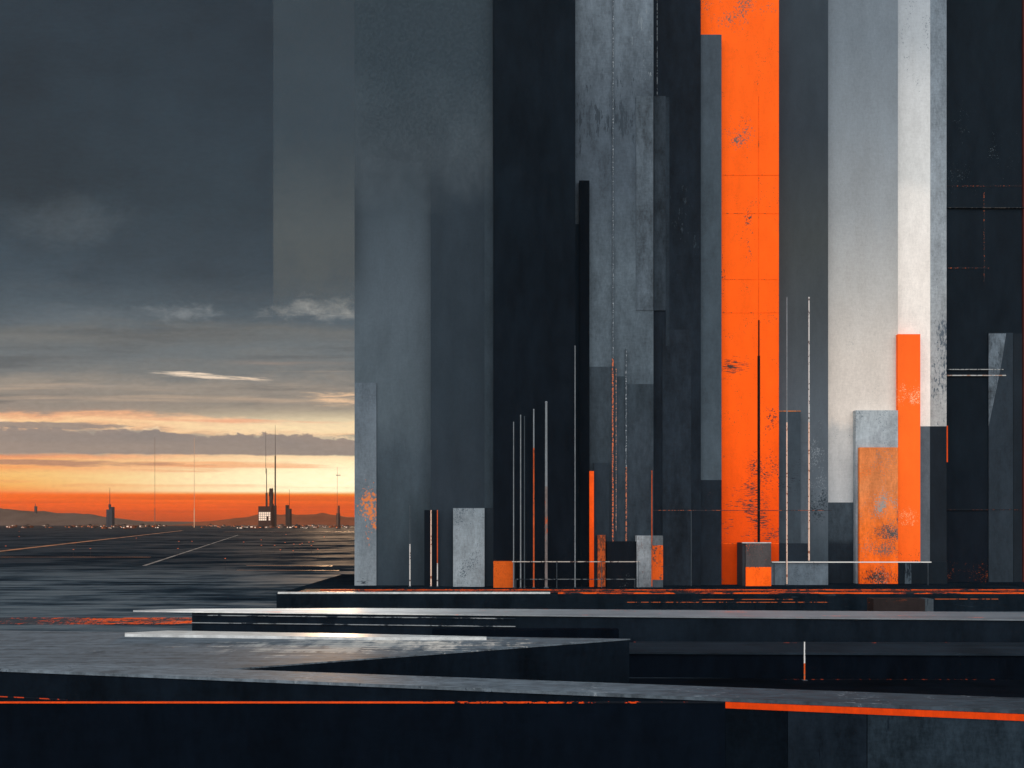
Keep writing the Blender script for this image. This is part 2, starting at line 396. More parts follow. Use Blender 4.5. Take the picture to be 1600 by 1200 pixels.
# near wall with sloping grey coping
L0, L1 = onz(-500, 1024.7, 12), onz(1700, 1114, 12)
U0, U1 = onz(-500, 1014.3, 12), onz(1700, 1094, 12)
org = (L0.x, L0.y, 0)
t = tag(empty('retaining_wall', org), 'long dark retaining wall with broad grey coping slanting across the foreground', 'wall')
bm = bmesh.new(); pr(bm, [(p.x - org[0], p.y - org[1]) for p in (L0, L1, U1, U0)], 11.85, 12.0)
M_band2 = surf('worn_grey_coping', [(0, (84, 94, 102)), (41, (94, 104, 112)), (55, (86, 96, 104)), (61, (58, 68, 76)), (75, (44, 54, 62))], H=90, axis='x', flat=True, jitter=3, var=0.14, streak=0.25, canvas=0.40, rough=0.65, spec=0.15, sc=2.2,
               wears=(((132, 140, 146), 0.16, (2.0, 6.0, 1), None), ((52, 61, 69), 0.14, (2.0, 5.0, 1), None)))
obj('coping', bm, M_band2, t)
d = (L1 - L0).normalized(); nrm = Vector((d.y, -d.x))
if nrm.y > 0: nrm = -nrm
def along(pxv):
    # plan point of the wall's lower edge where the picture column is pxv
    for i in range(4001):
        p = L0 + (L1 - L0) * (i / 4000)
        if 800 + p.x / p.y * F >= pxv: return p
    return L1
def wallslab(name, px0, px1, o0, o1, z0, z1, mat):
    a, b = along(px0), along(px1); bm = bmesh.new()
    pr(bm, [(p.x - org[0], p.y - org[1]) for p in (a + nrm * o0, b + nrm * o0, b + nrm * o1, a + nrm * o1)], z0, z1)
    return obj(name, bm, mat, t)
M_slab1 = surf('stained_slate_panel', [(0, (22, 30, 38))], var=0.2, streak=0.45, canvas=0.25, spec=0.02, sc=3, wears=(((14, 20, 27), 0.08, (3, 3, 0.5), None),))
M_slab2 = surf('lighter_slate_panel', [(0, (33, 43, 51))], var=0.2, streak=0.5, canvas=0.35, spec=0.02, sc=3, wears=(((20, 28, 36), 0.08, (3, 3, 0.4), None), ((62, 72, 80), 0.06, (9, 9, 5), None)))
wallslab('wall_body', -500, 1700, -0.05, -1.9, 0, 11.85, M_black2)
M_oband = surf('orange_band_paint', [(0, (214, 62, 8))], var=0.1, streak=0.15, canvas=0.12, sc=3, spec=0.1)
wallslab('orange_band', 1133, 1700, 0.03, -0.05, 11.55, 11.83, M_oband)
wallslab('facing_panel', 1231, 1354, 0.0, -0.05, 6, 11.55, M_slab1)
wallslab('facing_panel', 1355, 1700, 0.0, -0.05, 6, 11.55, M_slab2)
wallslab('facing_panel', 1134, 1230, 0.0, -0.05, 6, 11.55, surf('near_black_panel', [(0, (9, 16, 23))], var=0.2, streak=0.3, canvas=0.25, spec=0.02, sc=3))
M_dash = dotted('dashed_orange_paint', (11, 19, 27), (186, 62, 28), 0.36, 1.6)
wallslab('painted_line', -80, 104, -0.02, -0.06, 10.44, 10.49, M_dash)

# nearest parapet, black, orange edge
a = at(-160, 1097.5, 20); b = at(1133, 1097.5, 20); org = (b.x, 20, 0); Wd = b.x - a.x
t = tag(empty('parapet', org), 'black parapet with thin bright orange edge nearest to the viewer', 'wall')
bm = bmesh.new(); bx(bm, -Wd, 0, 0, 0.24, 0, a.z - 0.03); obj('parapet_body', bm, M_black, t)
M_edge = surf('worn_orange_edge', [(0, (226, 70, 12))], var=0.1, sc=4, spec=0.1,
              wears=(((14, 20, 27), 0.78, (3.5, 3, 3), (0.0, 15.5, 6.5, 50)), ((120, 44, 18), 0.12, (3, 3, 3), None)))
bm = bmesh.new(); bx(bm, -Wd, 0, -0.01, 0.11, a.z - 0.022, a.z); obj('orange_edge', bm, M_edge, t)

# long ledge wall in mid-ground
org = (-62, 124, 0)
t = tag(empty('ledge_wall', org), 'long low dark wall topped by a pale shining ledge crossing the whole mid-ground', 'wall')
led = [(208, 953.4), (300, 951.2), (560, 950), (1060, 953), (1760, 957.6), (1760, 969.5), (1060, 963.6), (560, 958.4), (208, 954.6)]
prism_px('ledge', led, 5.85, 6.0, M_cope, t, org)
bm = bmesh.new(); q = [onz(a_, b_, 6.0) for a_, b_ in [(300, 952), (560, 951), (1060, 954), (1755, 958.6), (1755, 969.2), (1060, 963.3), (560, 958.1), (300, 955.3)]]
pr(bm, [(p.x + 62, p.y - 124) for p in q], 0, 5.85); obj('wall_body', bm, M_black3, t)
M_cond = surf('pale_conduit', [(0, (132, 136, 138))], sc=1.0, wears=(((34, 42, 50), 0.42, (0.2, 1, 1), None),))
qa, qb, qc = q[7], q[6], q[6] + (q[5] - q[6]) * 0.5
for z_ in (5.42, 4.22):
    bm = bmesh.new(); pr(bm, [(p.x + 62, p.y - 124 - o_) for p, o_ in ((qa, 0.16), (qb, 0.16), (qc, 0.16), (qc, 0.01), (qb, 0.01), (qa, 0.01))], z_ - 0.06, z_ + 0.06)
    obj('conduit', bm, M_cond, t)
# low deck at its foot
t = tag(empty('low_deck', (60, 108, 0)), 'low dark slate deck with thin orange line on its back edge, below the ledge wall', 'deck')
M_deck = surf('slate_deck', [(0, (27, 36, 44))], flat=True, var=0.3, streak=0.5, spec=0.05)
prism_px('deck', [(690, 1003), (1760, 1005), (1760, 1023), (690, 1018)], 3.1, 3.3, M_deck, t, (60, 108, 0))
bm = bmesh.new(); q = [onz(a_, b_, 3.3) for a_, b_ in [(695, 1004), (1755, 1006), (1755, 1022.5), (695, 1017.5)]]
pr(bm, [(p.x - 60, p.y - 108) for p in q], 0, 3.1); obj('deck_wall', bm, M_black, t)
M_worno = surf('worn_orange_line', [(0, (190, 66, 22))], sc=0.6, wears=(((24, 32, 40), 0.72, (0.25, 0.5, 2), None),), flat=True)
prism_px('orange_line', [(990, 1002.4), (1760, 1004.2), (1760, 1005.4), (990, 1003.6)], 3.304, 3.36, M_worno, t, (60, 108, 0))

# raised podium the towers stand on
XL = (432 - 800) / F * 181
bm = bmesh.new(); bx(bm, 0, 230, 0, 70, 0, 4)
M_pod = surf('podium_slab', [(0, (18, 26, 33))], var=0.3, streak=0.25, canvas=0.2, spec=0.0, wears=(((46, 55, 62), 0.08, (0.1, 0.4, 3), None),))
tag(obj('podium', bm, M_pod, None, (XL, 181, 0)), 'long low dark podium the towers stand on', 'podium')
M_cline = dotted('thin_worn_orange_line', (24, 31, 38), (176, 84, 44), 0.5, 0.6)
pod = bpy.data.objects['podium']
for pa, pb, py in ((980, 1300, 941.5), (1090, 1240, 937), (1380, 1560, 936.5)):
    a = at(pa, py, 180.95); b = at(pb, py, 180.95); bm = bmesh.new(); bx(bm, a.x - XL, b.x - XL, -0.06, -0.005, a.z, a.z + 0.14); obj('painted_line', bm, M_cline, pod)
M_strip = surf('worn_orange_paint_strip', [(0, (206, 74, 22))], flat=True, var=0.2, canvas=0.3, rough=0.7,
               wears=(((22, 28, 34), 0.50, (2.4, 1.0, 1), None), ((22, 28, 34), 0.50, (0.12, 0.7, 1), None), ((136, 130, 124), 0.14, (1.5, 2, 1), None)))
def strip(name, x0, x1, y0, y1, z, mat, label, cat):
    bm = bmesh.new(); bm.faces.new([bm.verts.new(p) for p in ((x0, y0 - y0, 0), (x1, 0, 0), (x1, y1 - y0, 0), (x0, y1 - y0, 0))])
    o = obj(name, bm, mat, None, (0, y0, z)); struct(o); return o
strip('painted_line', (462 - 800) / F * 185, 190, 184.5, 194.5, 4.004, M_strip, '', '')
bm = bmesh.new(); bx(bm, 0, 62, 0, 0.5, 0, 0.4)
tag(obj('kerb', bm, M_kerbw, None, (XL + 0.2, 181.3, 4.0)), 'thin white kerb along the left front edge of the podium', 'kerb')
bm = bmesh.new(); bx(bm, 0, 130, 0, 0.5, 0, 0.28)
bk = bmesh.new(); bx(bk, 0, 180, 0, 0.9, 0, 0.10)
tag(obj('kerb', bk, surf('thin_orange_kerb', [(0, (224, 84, 24))], wears=(((34, 38, 42), 0.36, (0.9, 0.8, 2), None),)), None, ((500 - 800) / F * 191, 191, 4.006)), 'long thin orange kerb line along the foot of the towers', 'kerb')
M_kerbo = surf('worn_orange_kerb', [(0, (226, 84, 22))], wears=(((30, 36, 42), 0.40, (0.12, 0.5, 2), None),))
tag(obj('kerb', bm, M_kerbo, None, (XL + 64, 181.3, 4.0)), 'thin worn orange kerb along the right front edge of the podium', 'kerb')
# painted strip and rails on the plain at left
M_strip2 = surf('worn_orange_ground_paint', [(0, (222, 78, 20))], flat=True, var=0.2, canvas=0.3,
                wears=(((34, 42, 50), 0.40, (1.6, 0.8, 1), None), ((40, 48, 56), 0.38, (0.1, 0.5, 1), None), ((44, 52, 60), 0.75, (1.6, 0.8, 1), (-26, 7, 16, 60)), ((44, 52, 60), 0.8, (1.2, 0.8, 1), (-105, 4, 22, 10)), ((130, 128, 126), 0.16, (0.2, 2, 1), None)))
strip('painted_line', -118, -20, 158, 169, 0.02, M_strip2, '', '')
# crate-like block at right in front of podium
a = at(1365, 936, 165); b = at(1459, 936, 165)
t = tag(empty('utility_box', (a.x, 165, 0)), 'low dark utility box with rusty orange stains in front of the podium at right', 'utility box')
bm = bmesh.new(); bx(bm, 0, b.x - a.x - 1.8, 0, 3, 0, a.z); obj('box_body', bm, surf('rust_brown_box', [(0, (40, 34, 34))], wears=(((120, 54, 26), 0.2, FINE_H, None),)), t)
bm = bmesh.new(); bx(bm, b.x - a.x - 1.8, b.x - a.x, 0.1, 2.9, 0, a.z); obj('end_panel', bm, surf('grey_box_end', [(0, (58, 66, 72))], wears=(((24, 32, 40), 0.3, FINE_V, None),)), t)

# ------------------------------------------------------------------ towers
ZB = 4.0
class Tower:
    def __init__(s, name, label, cat, px0, px1, ytop, Y, depth, mat, group=None, ext0=0.0, ext1=0.0, part='wall', zb=ZB):
        s.Y = Y; s.zb = zb
        X0 = (px0 - 800) / F * Y - ext0; X1 = (px1 - 800) / F * Y + ext1
        s.cx = (X0 + X1) / 2
        s.root = tag(empty(name, (s.cx, Y, zb)), label, cat, group)
        s.H = CAMZ + (HOR - ytop) / F * Y - zb
        bm = bmesh.new(); bx(bm, X0 - s.cx, X1 - s.cx, 0, depth, 0, s.H)
        if part: obj(part, bm, mat, s.root)
        else: bm.free()
    def l(s, px, py, dY=0.0):
        p = at(px, py, s.Y + dY); return p.x - s.cx, p.z - s.zb
    def panel(s, name, px0, px1, py0, py1, mat, proud=0.3, back=0.2, parent=None):
        x0, z1 = s.l(px0, py0, -proud); x1, z0 = s.l(px1, 920 if py1 is None else py1, -proud)
        if py1 is None: z0 = 0
        bm = bmesh.new(); bx(bm, x0, x1, -proud, back, max(z0, 0), z1)
        return obj(name, bm, mat, parent or s.root)
def zl(py, Y): return CAMZ + (HOR - py) / F * Y - ZB
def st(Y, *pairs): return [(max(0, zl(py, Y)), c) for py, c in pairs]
HT = 190.0
GT = 'tall slab towers'

# left pair
Y = 206
m1 = surf('misty_grey_cladding', st(Y, (-60, (50, 60, 68)), (180, (52, 63, 71)), (330, (66, 77, 85)), (480, (76, 87, 95)), (640, (74, 85, 92)), (720, (62, 73, 81)), (800, (54, 65, 72)), (920, (44, 54, 62))), HT, jitter=18, canvas=0.09, streak=0.07, var=0.10)  # top tone matched to the veil: haze painted into the cladding
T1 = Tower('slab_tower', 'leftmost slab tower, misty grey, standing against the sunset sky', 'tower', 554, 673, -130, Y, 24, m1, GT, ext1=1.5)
mp = surf('pale_pilaster', st(Y, (590, (84, 95, 104)), (700, (94, 104, 112)), (830, (104, 114, 121)), (920, (122, 131, 137))), HT, jitter=6, canvas=0.2,
          wears=(((206, 118, 66), 0.40, (1.2, 1, 1.2), (1.6, zl(800, Y), 4.0, 10.0)), ((90, 98, 104), 0.10, SPECK, None), ((44, 52, 60), 0.25, FINE_H, (0, 1.0, 40, 2.5))))
# local x of that wear centre is measured from the tower centre
mp = surf('pale_pilaster_rusty', st(Y, (590, (84, 95, 104)), (700, (94, 104, 112)), (830, (104, 114, 121)), (920, (122, 131, 137))), HT, jitter=6, canvas=0.2,
          wears=(((206, 118, 66), 0.50, (1.4, 1, 1.4), (T1.l(578, 800)[0], zl(795, Y), 4.2, 9.0)), ((44, 52, 60), 0.25, FINE_H, (0, 1.0, 60, 2.5))))
T1.panel('pilaster', 554, 588, 598, None, mp, 0.35)

Y = 203
m2 = surf('dark_slate_cladding', st(Y, (-60, (56, 67, 75)), (120, (48, 58, 66)), (300, (42, 52, 60)), (600, (40, 50, 58)), (750, (40, 49, 57)), (920, (34, 43, 51))), HT, jitter=18, canvas=0.09, streak=0.08, var=0.10)
T2 = Tower('slab_tower', 'dark slate slab tower, second from the left', 'tower', 673, 771, -140, Y, 26, m2, GT, ext1=1.5)
m2b = surf('edge_strip_slate', [(0, (48, 59, 67))], canvas=0.1)
T2.panel('corner_strip', 757, 770.5, -130, 794, m2b, 0.15)

# added veil: see-through sheet standing in for a tower fading into haze
def veil_mat(name):
    m = bpy.data.materials.new(name); m.use_nodes = True
    nt = NT(m.node_tree); tc = nt.n('ShaderNodeTexCoord'); o = E(nt, tc.outputs['Object'])
    x, y, z = nt.sep(o)
    n1 = nt.noise(nt.vmul(o, (0.1, 0.1, 0.06)), 1.0, 5, 0.6); n2 = nt.noise(nt.vmul(o, (1.6, 1, 1.6)), 1.0, 3, 0.7)
    zz = z + (n1 - 0.5) * 22.0
    xe = T1.l(554, 300, -3.5)[0]
    left = nt.smooth(zz, zl(520, 202), zl(350, 202), 0.02, 0.50) * nt.smooth(zz, zl(380, 202), zl(180, 202), 1.0, 0.42)
    right = nt.smooth(zz, zl(330, 202), zl(110, 202), 0.0, 0.66)
    f = nt.smooth(x, xe - 0.02, xe + 0.02)
    a = (left + (right - left) * f) * nt.smooth(n2, 0.25, 0.75, 0.75, 1.25)
    n3 = nt.noise(nt.vmul(o, (0.07, 1, 0.07)), 1.0, 5, 0.6)
    p = nt.n('ShaderNodeBsdfDiffuse')
    cc = nt.ramp((z + (n3 - 0.5) * 20.0) / HT, [(zl(300, 202) / HT, lin((104, 116, 124))), (zl(200, 202) / HT, lin((78, 90, 98))), (zl(100, 202) / HT, lin((62, 74, 82)))])  # brighter low down to make up for the shade the veil casts
    nt.put(p.inputs[0], nt.mix(f, nt.ramp((z + 0.0) / HT, [(zl(430, 202) / HT, lin((100, 104, 102))), (zl(200, 202) / HT, lin((78, 90, 97)))]), cc))
    tr = nt.n('ShaderNodeBsdfTransparent'); mx = nt.n('ShaderNodeMixShader')
    nt.put(mx.inputs[0], a); nt.t.links.new(tr.outputs[0], mx.inputs[1]); nt.t.links.new(p.outputs[0], mx.inputs[2])
    out = nt.n('ShaderNodeOutputMaterial'); nt.t.links.new(mx.outputs[0], out.inputs[0])
    return m
x0, z1 = T1.l(427, -130, -3.5); x1, z0 = T1.l(770, 492, -3.5); xm, zm = T1.l(554, 336, -3.5)
bm = bmesh.new(); bx(bm, x0, xm, -3.5, -3.3, z0, z1); bx(bm, xm + 0.002, x1, -3.5, -3.3, zm, z1)
gw = obj('haze_veil', bm, veil_mat('haze_veil_sheet'), T1.root); gw['label'] = 'added see-through veil where the tower fades into haze'

# black centre tower
Y = 200
m3 = surf('black_blue_cladding', st(Y, (-60, (18, 26, 33)), (300, (15, 23, 30)), (600, (14, 21, 28)), (920, (13, 19, 26))), HT, jitter=20, var=0.2, canvas=0.14, streak=0.25, spec=0.03)
T3 = Tower('slab_tower', 'broad blue-black slab tower behind the row of thin masts', 'tower', 771, 899, -140, Y, 28, m3, GT)

# grey worn tower
Y = 203
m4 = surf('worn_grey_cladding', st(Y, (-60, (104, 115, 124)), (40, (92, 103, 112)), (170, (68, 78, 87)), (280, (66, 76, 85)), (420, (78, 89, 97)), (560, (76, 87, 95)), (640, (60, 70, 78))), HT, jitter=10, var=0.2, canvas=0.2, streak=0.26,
          wears=(((52, 61, 69), 0.25, (1.6, 1, 0.25), (0, zl(200, Y), 60, 26)), ((116, 126, 132), 0.08, (2, 1, 0.3), (8, zl(60, Y), 10, 30))))
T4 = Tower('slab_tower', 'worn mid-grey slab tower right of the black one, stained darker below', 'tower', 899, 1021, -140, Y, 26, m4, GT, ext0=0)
mlow = surf('lower_slate_cladding', st(Y, (570, (50, 59, 66)), (700, (45, 54, 61)), (840, (38, 46, 54)), (920, (30, 38, 46))), HT, jitter=6, canvas=0.18, streak=0.4)
mlow2 = surf('lower_slate_cladding_mid', st(Y, (570, (46, 56, 63)), (700, (48, 57, 65)), (840, (40, 49, 57)), (920, (24, 32, 40))), HT, jitter=6, canvas=0.18, streak=0.4)
T4.panel('lower_cladding', 921, 961, 573, None, mlow, 0.30)
T4.panel('lower_cladding', 961, 978, 588, None, mlow2, 0.22)
T4.panel('lower_cladding', 978, 1021, 600, None, mlow2, 0.30)
mdotw = dotted('dotted_white_paint', (70, 80, 88), (150, 158, 163), 0.14, 2.2)
mdoto = dotted('dotted_orange_paint', (60, 66, 72), (208, 108, 66), 0.38, 2.0)
T4.panel('cable', 957.2, 958.8, -60, 560, mdotw, 0.42, 0.0)
T4.panel('cable', 956.4, 958.6, 560, None, mdoto, 0.46, 0.0)
T4.panel('cable', 962, 963.4, 575, 830, dotted('dotted_mixed_paint', (70, 78, 86), (180, 130, 104), 0.25, 2.2), 0.46, 0.0)
T4.panel('cable', 977.4, 979.4, 545, 730, dotted('dotted_white_paint_soft', (62, 72, 80), (150, 156, 160), 0.18, 2.0), 0.46, 0.0)
T4.panel('cable', 977.6, 979.6, 730, None, dotted('dotted_peach_paint', (52, 58, 64), (180, 110, 80), 0.4, 1.6), 0.46, 0.0)
T4.panel('overlay_panel', 994, 1020.8, 150, 485, surf('thin_grey_overlay', [(0, (72, 82, 90))], var=0.25, canvas=0.25, streak=0.5), 0.12)

# dark tower
Y = 206
m5 = surf('dark_navy_cladding', st(Y, (-60, (17, 25, 33)), (200, (19, 27, 35)), (500, (24, 32, 40)), (920, (20, 28, 36))), HT, jitter=10, var=0.25, canvas=0.22, streak=0.4, wears=(((44, 53, 60), 0.10, (1.2, 1, 0.5), (0, zl(330, Y), 20, 40)),))
T5 = Tower('slab_tower', 'narrow navy-black slab tower left of the grey and orange ones', 'tower', 1021, 1083, -130, Y, 24, m5, GT, ext0=2.0, ext1=2.0)
T5.panel('overlay_panel', 1022, 1040, 150, 485, surf('slate_overlay', [(0, (43, 52, 60))], var=0.3, canvas=0.25, streak=0.6), 0.3)
T5.panel('overlay_panel', 1040, 1046, 152, 540, surf('slate_overlay_edge', [(0, (34, 43, 51))], var=0.3, canvas=0.25), 0.2)
T5.panel('overlay_panel', 1035, 1080, 515, None, surf('slate_overlay_low', [(0, (29, 37, 45))], var=0.3, canvas=0.25, streak=0.5), 0.12)
T5.panel('cable', 1026.4, 1027.4, -60, 150, dotted('dotted_grey_paint', (24, 32, 40), (112, 120, 126), 0.4, 1.5), 0.1, 0.0)

# orange tower
Y = 209
def zr(py): return zl(py, Y)
DW = (70, 56, 52)
ocx = ((1083 + 1217) / 2 - 800) / F * Y
def xr(pxv): return (pxv - 800) / F * Y - ocx
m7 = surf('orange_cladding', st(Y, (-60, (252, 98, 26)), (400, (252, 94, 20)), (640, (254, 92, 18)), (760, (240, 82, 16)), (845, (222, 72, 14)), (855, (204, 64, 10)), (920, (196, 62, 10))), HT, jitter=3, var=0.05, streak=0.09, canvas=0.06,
          wears=((DW, 0.44, (0.5, 1, 5.0), (xr(1158), zr(572), 9, 4.5)),
                 (DW, 0.46, (1.6, 1, 3.6), (xr(1206), zr(740), 8, 8)), (DW, 0.40, (1.2, 1, 3.8), (xr(1212), zr(835), 10, 4)), (DW, 0.34, (1.6, 1, 2.6), (xr(1210), zr(672), 4, 10)), (DW, 0.30, (0.8, 1, 4.0), (xr(1180), zr(790), 14, 14)),
                 ((120, 96, 84), 0.38, (2.2, 1, 2.2), (xr(1160), zr(12), 14, 9)), ((104, 92, 86), 0.36, (2.2, 1, 2.4), (xr(1158), zr(215), 6, 10)),
                 ((110, 72, 54), 0.12, (2.6, 1, 3.4), None), ((84, 70, 64), 0.38, (2.4, 1, 1.6), (xr(1176), zr(350), 2.2, 12)), (DW, 0.36, (2.4, 1, 1.8), (xr(1132), zr(430), 2.4, 14))))
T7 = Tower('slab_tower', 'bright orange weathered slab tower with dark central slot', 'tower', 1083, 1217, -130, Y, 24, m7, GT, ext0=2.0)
msl = surf('black_slot', [(0, (22, 20, 22))], spec=0.02)
T7.panel('slot', 1183.8, 1187.6, 556, 848, msl, 0.1, 0.0)
T7.panel('slot', 1184.8, 1186.8, 500, 556, msl, 0.1, 0.0)
T7.panel('slot', 1185.2, 1186.0, 150, 500, surf('thin_joint', [(0, (236, 86, 20))], wears=(((80, 58, 50), 0.22, (1, 1, 0.6), None),)), 0.06, 0.0)
for py in (273, 333, 436, 488, 797, 849):
    T7.panel('joint', 1129, 1217, py, py + 0.9, surf('cladding_joint', [(0, (246, 90, 18))], wears=(((96, 66, 52), 0.30, (1.8, 1, 1), None),)), 0.05, 0.0)
Y = 207
m6 = surf('steel_grey_cladding', st(Y, (-60, (66, 76, 85)), (300, (62, 73, 81)), (560, (60, 71, 79)), (748, (66, 77, 85))), HT, jitter=8, var=0.12, canvas=0.13, streak=0.2)
T6 = Tower('slab_tower', 'narrow steel-grey slab standing against the left side of the orange tower', 'tower', 1083, 1127.5, 54, Y, 1.98, m6, GT)
T6.panel('dark_base', 1083, 1127.6, 750, None, surf('navy_base_cladding', [(0, (24, 32, 40))], var=0.2, canvas=0.2, streak=0.4, wears=(((150, 84, 44), 0.04, SPECK, None),)), 0.2)

# recessed dark-grey tower between orange and pale
Y = 212
m8 = surf('smoke_grey_cladding', st(Y, (-60, (52, 62, 70)), (200, (48, 56, 63)), (380, (62, 67, 68)), (520, (68, 74, 78)), (650, (80, 88, 95)), (760, (84, 93, 101)), (850, (62, 72, 80)), (920, (46, 56, 64))), HT, jitter=8, var=0.08, canvas=0.07, streak=0.12,
          wears=(((118, 126, 132), 0.34, (2.4, 1, 2.4), (5, zl(720, 212), 5, 16)), ((44, 53, 60), 0.46, (1.0, 1, 3.0), (-3, zl(745, 212), 8, 7)), ((44, 53, 60), 0.40, (2.0, 1, 2.4), (4, zl(790, 212), 8, 6))))
T8 = Tower('slab_tower', 'smoke-grey slab tower set back between the orange and the pale ones', 'tower', 1217, 1294, -130, Y, 24, m8, GT, ext0=2.0)

# pale tower
Y = 214
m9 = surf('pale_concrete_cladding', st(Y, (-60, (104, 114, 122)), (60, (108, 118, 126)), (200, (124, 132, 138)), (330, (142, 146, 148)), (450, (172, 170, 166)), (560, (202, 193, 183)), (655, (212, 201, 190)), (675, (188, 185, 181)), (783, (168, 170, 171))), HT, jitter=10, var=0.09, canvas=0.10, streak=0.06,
          wears=(((112, 120, 126), 0.05, SPECK, None),))
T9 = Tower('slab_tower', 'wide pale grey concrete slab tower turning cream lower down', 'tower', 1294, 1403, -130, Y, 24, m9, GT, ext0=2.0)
T9.panel('dark_base', 1294, 1343, 785, None, surf('slate_base_cladding', st(Y, (785, (58, 68, 76)), (843, (50, 60, 68)), (851, (28, 36, 44)), (920, (22, 30, 38))), HT, jitter=1.2, canvas=0.22, streak=0.3), 0.25)
# cream tower
Y = 216
m10 = surf('cream_cladding', st(Y, (-60, (152, 160, 167)), (60, (166, 172, 176)), (140, (190, 192, 192)), (280, (204, 204, 201)), (300, (220, 216, 210)), (430, (232, 224, 215)), (660, (236, 227, 217))), HT, jitter=7, var=0.06, canvas=0.09, streak=0.1,
          wears=(((120, 128, 134), 0.12, (2, 1, 2), (0, zl(30, Y), 30, 40)), ((70, 78, 88), 0.34, (2, 1, 1.6), (-6, zl(490, Y), 3, 14))))
T10 = Tower('slab_tower', 'slender cream-white slab tower, the brightest of all', 'tower', 1403, 1453.5, -130, Y, 22, m10, GT, ext0=2.0)
m10b = surf('scuffed_grey_cladding', st(Y, (-60, (100, 111, 120)), (150, (116, 126, 134)), (400, (140, 147, 152)), (660, (158, 158, 156))), HT, jitter=8, var=0.16, canvas=0.24, streak=0.3,
            wears=(((84, 93, 101), 0.35, (2.2, 1, 0.7), (16, zl(560, Y), 40, 40)),))
T10.panel('grey_flank', 1453.5, 1479, -120, None, m10b, 0.0 + 0.001, 20)
# dark right tower
Y = 218
m11 = surf('midnight_cladding', st(Y, (-60, (20, 29, 36)), (300, (21, 29, 36)), (700, (17, 25, 32)), (920, (16, 22, 30))), HT, jitter=10, var=0.15, canvas=0.12, streak=0.2, spec=0.03,
           wears=(((96, 106, 112), 0.04, SPECK, (-20, zl(250, Y), 24, 30)), ((150, 72, 36), 0.10, SPECK, (-18, zl(890, Y), 30, 8))))
T11 = Tower('slab_tower', 'wide midnight-blue slab tower at the right edge', 'tower', 1479, 1780, -130, Y, 24, m11, GT, ext0=2.0)
T11.panel('facing_panel', 1545, 1583, 520, None, surf('slate_facing', [(0, (37, 46, 54))], var=0.2, canvas=0.16, streak=0.3), 0.3)
x0, z1 = T11.l(1545, 521, -0.45); x1, _ = T11.l(1572, 521, -0.45); _, z0 = T11.l(1545, 665, -0.45)
bm = bmesh.new()
vv = [(x0, z1), (x1, z1), (x0 + (x1 - x0) * 0.72, z1 - (z1 - z0) * 0.35), (x0, z0)]
fa = [bm.verts.new((a_, -0.45, b_)) for a_, b_ in vv]; fb = [bm.verts.new((a_, -0.25, b_)) for a_, b_ in vv]
bm.faces.new(fa); bm.faces.new(fb[::-1])
for i in range(4): bm.faces.new((fa[i], fa[(i + 1) % 4], fb[(i + 1) % 4], fb[i]))
obj('wedge_plate', bm, surf('scratched_steel_wedge', [(0, (84, 94, 102))], var=0.3, canvas=0.3, streak=0.8, wears=(((52, 62, 70), 0.3, FINE_V, None),)), T11.root)
T11.panel('facing_panel', 1583.5, 1597.5, 521, None, surf('dark_facing', [(0, (24, 32, 39))], canvas=0.14), 0.2)
T11.panel('red_edge', 1598.6, 1600.2, -60, None, surf('dull_red_edge', [(0, (74, 30, 26))]), 0.3, 0.0)
T11.panel('conduit', 1480, 1570, 576.6, 577.8, dotted('dotted_pale_conduit', (30, 38, 46), (150, 152, 152), 0.55, 1.0), 0.5, 0.0)
T11.panel('conduit', 1480, 1572, 585.8, 587.2, dotted('dotted_pale_conduit_low', (36, 44, 52), (176, 176, 174), 0.75, 0.8, c2=(150, 120, 104)), 0.5, 0.0)
T11.panel('conduit', 1480, 1700, 324, 324.9, dotted('dotted_faint_conduit', (21, 29, 36), (82, 78, 74), 0.22, 1.2), 0.5, 0.0)
mdo = dotted('dotted_orange_specks', (20, 28, 35), (170, 84, 46), 0.10, 1.8)
T11.panel('conduit', 1537, 1538.6, 300, 440, mdo, 0.08, 0.0)
T11.panel('conduit', 1480, 1546, 418, 419.4, mdo, 0.09, 0.0)
T11.panel('conduit', 1480, 1700, 290, 291.2, mdo, 0.07, 0.0)
T11.panel('conduit', 1480, 1700, 796, 797, dotted('dotted_dim_orange', (18, 26, 33), (90, 46, 32), 0.2, 1.4), 0.35, 0.0)
T11.panel('orange_edge', 1479.2, 1481.0, 665, 722, surf('orange_edge_paint', [(0, (214, 76, 24))]), 0.4, 0.0)

# ------------------------------------------------------------------ low blocks and fins in front of the towers
GB = 'low blocks and fins at the foot of the towers'
def block(name, label, cat, px0, px1, ytop, Y, mat, yb, part='wall'):
    return Tower(name, label, cat, px0, px1, ytop, Y, yb - Y, mat, GB, part=part)
mfin = surf('black_fin', [(0, (10, 16, 22))], var=0.2, canvas=0.2, spec=0.02)
block('fin_wall', 'tall thin black fin left of the worn grey tower', 'fin', 905, 921, 282, 201.6, mfin, 202.99)
block('fin_wall', 'narrow blue-black fin hugging the right edge of the broad black tower', 'fin', 899, 905, 350, 201.9, surf('blue_black_fin', [(0, (15, 23, 30))], spec=0.02), 202.99)
b = block('concrete_block', 'pale grey upright block at the foot of the slate tower', 'block', 708, 757, 794, 201.6,
      surf('pale_block_concrete', st(201.6, (794, (118, 128, 134)), (920, (136, 145, 150))), HT, var=0.12, canvas=0.2, streak=0.3, wears=(((78, 88, 96), 0.24, SPECK, None),)), 202.98)
b = block('concrete_block', 'narrow black block between two thin masts', 'block', 663, 683, 797, 201.8, surf('black_block', [(0, (11, 18, 25))]), 202.98)
b = block('concrete_block', 'small rust-orange cube-like block at the foot of the black tower', 'block', 771, 803, 877, 198.4,
      surf('rust_orange_paint', [(0, (186, 80, 24))], var=0.12, canvas=0.14, wears=(((140, 66, 30), 0.2, SPECK, None),)), 199.98)
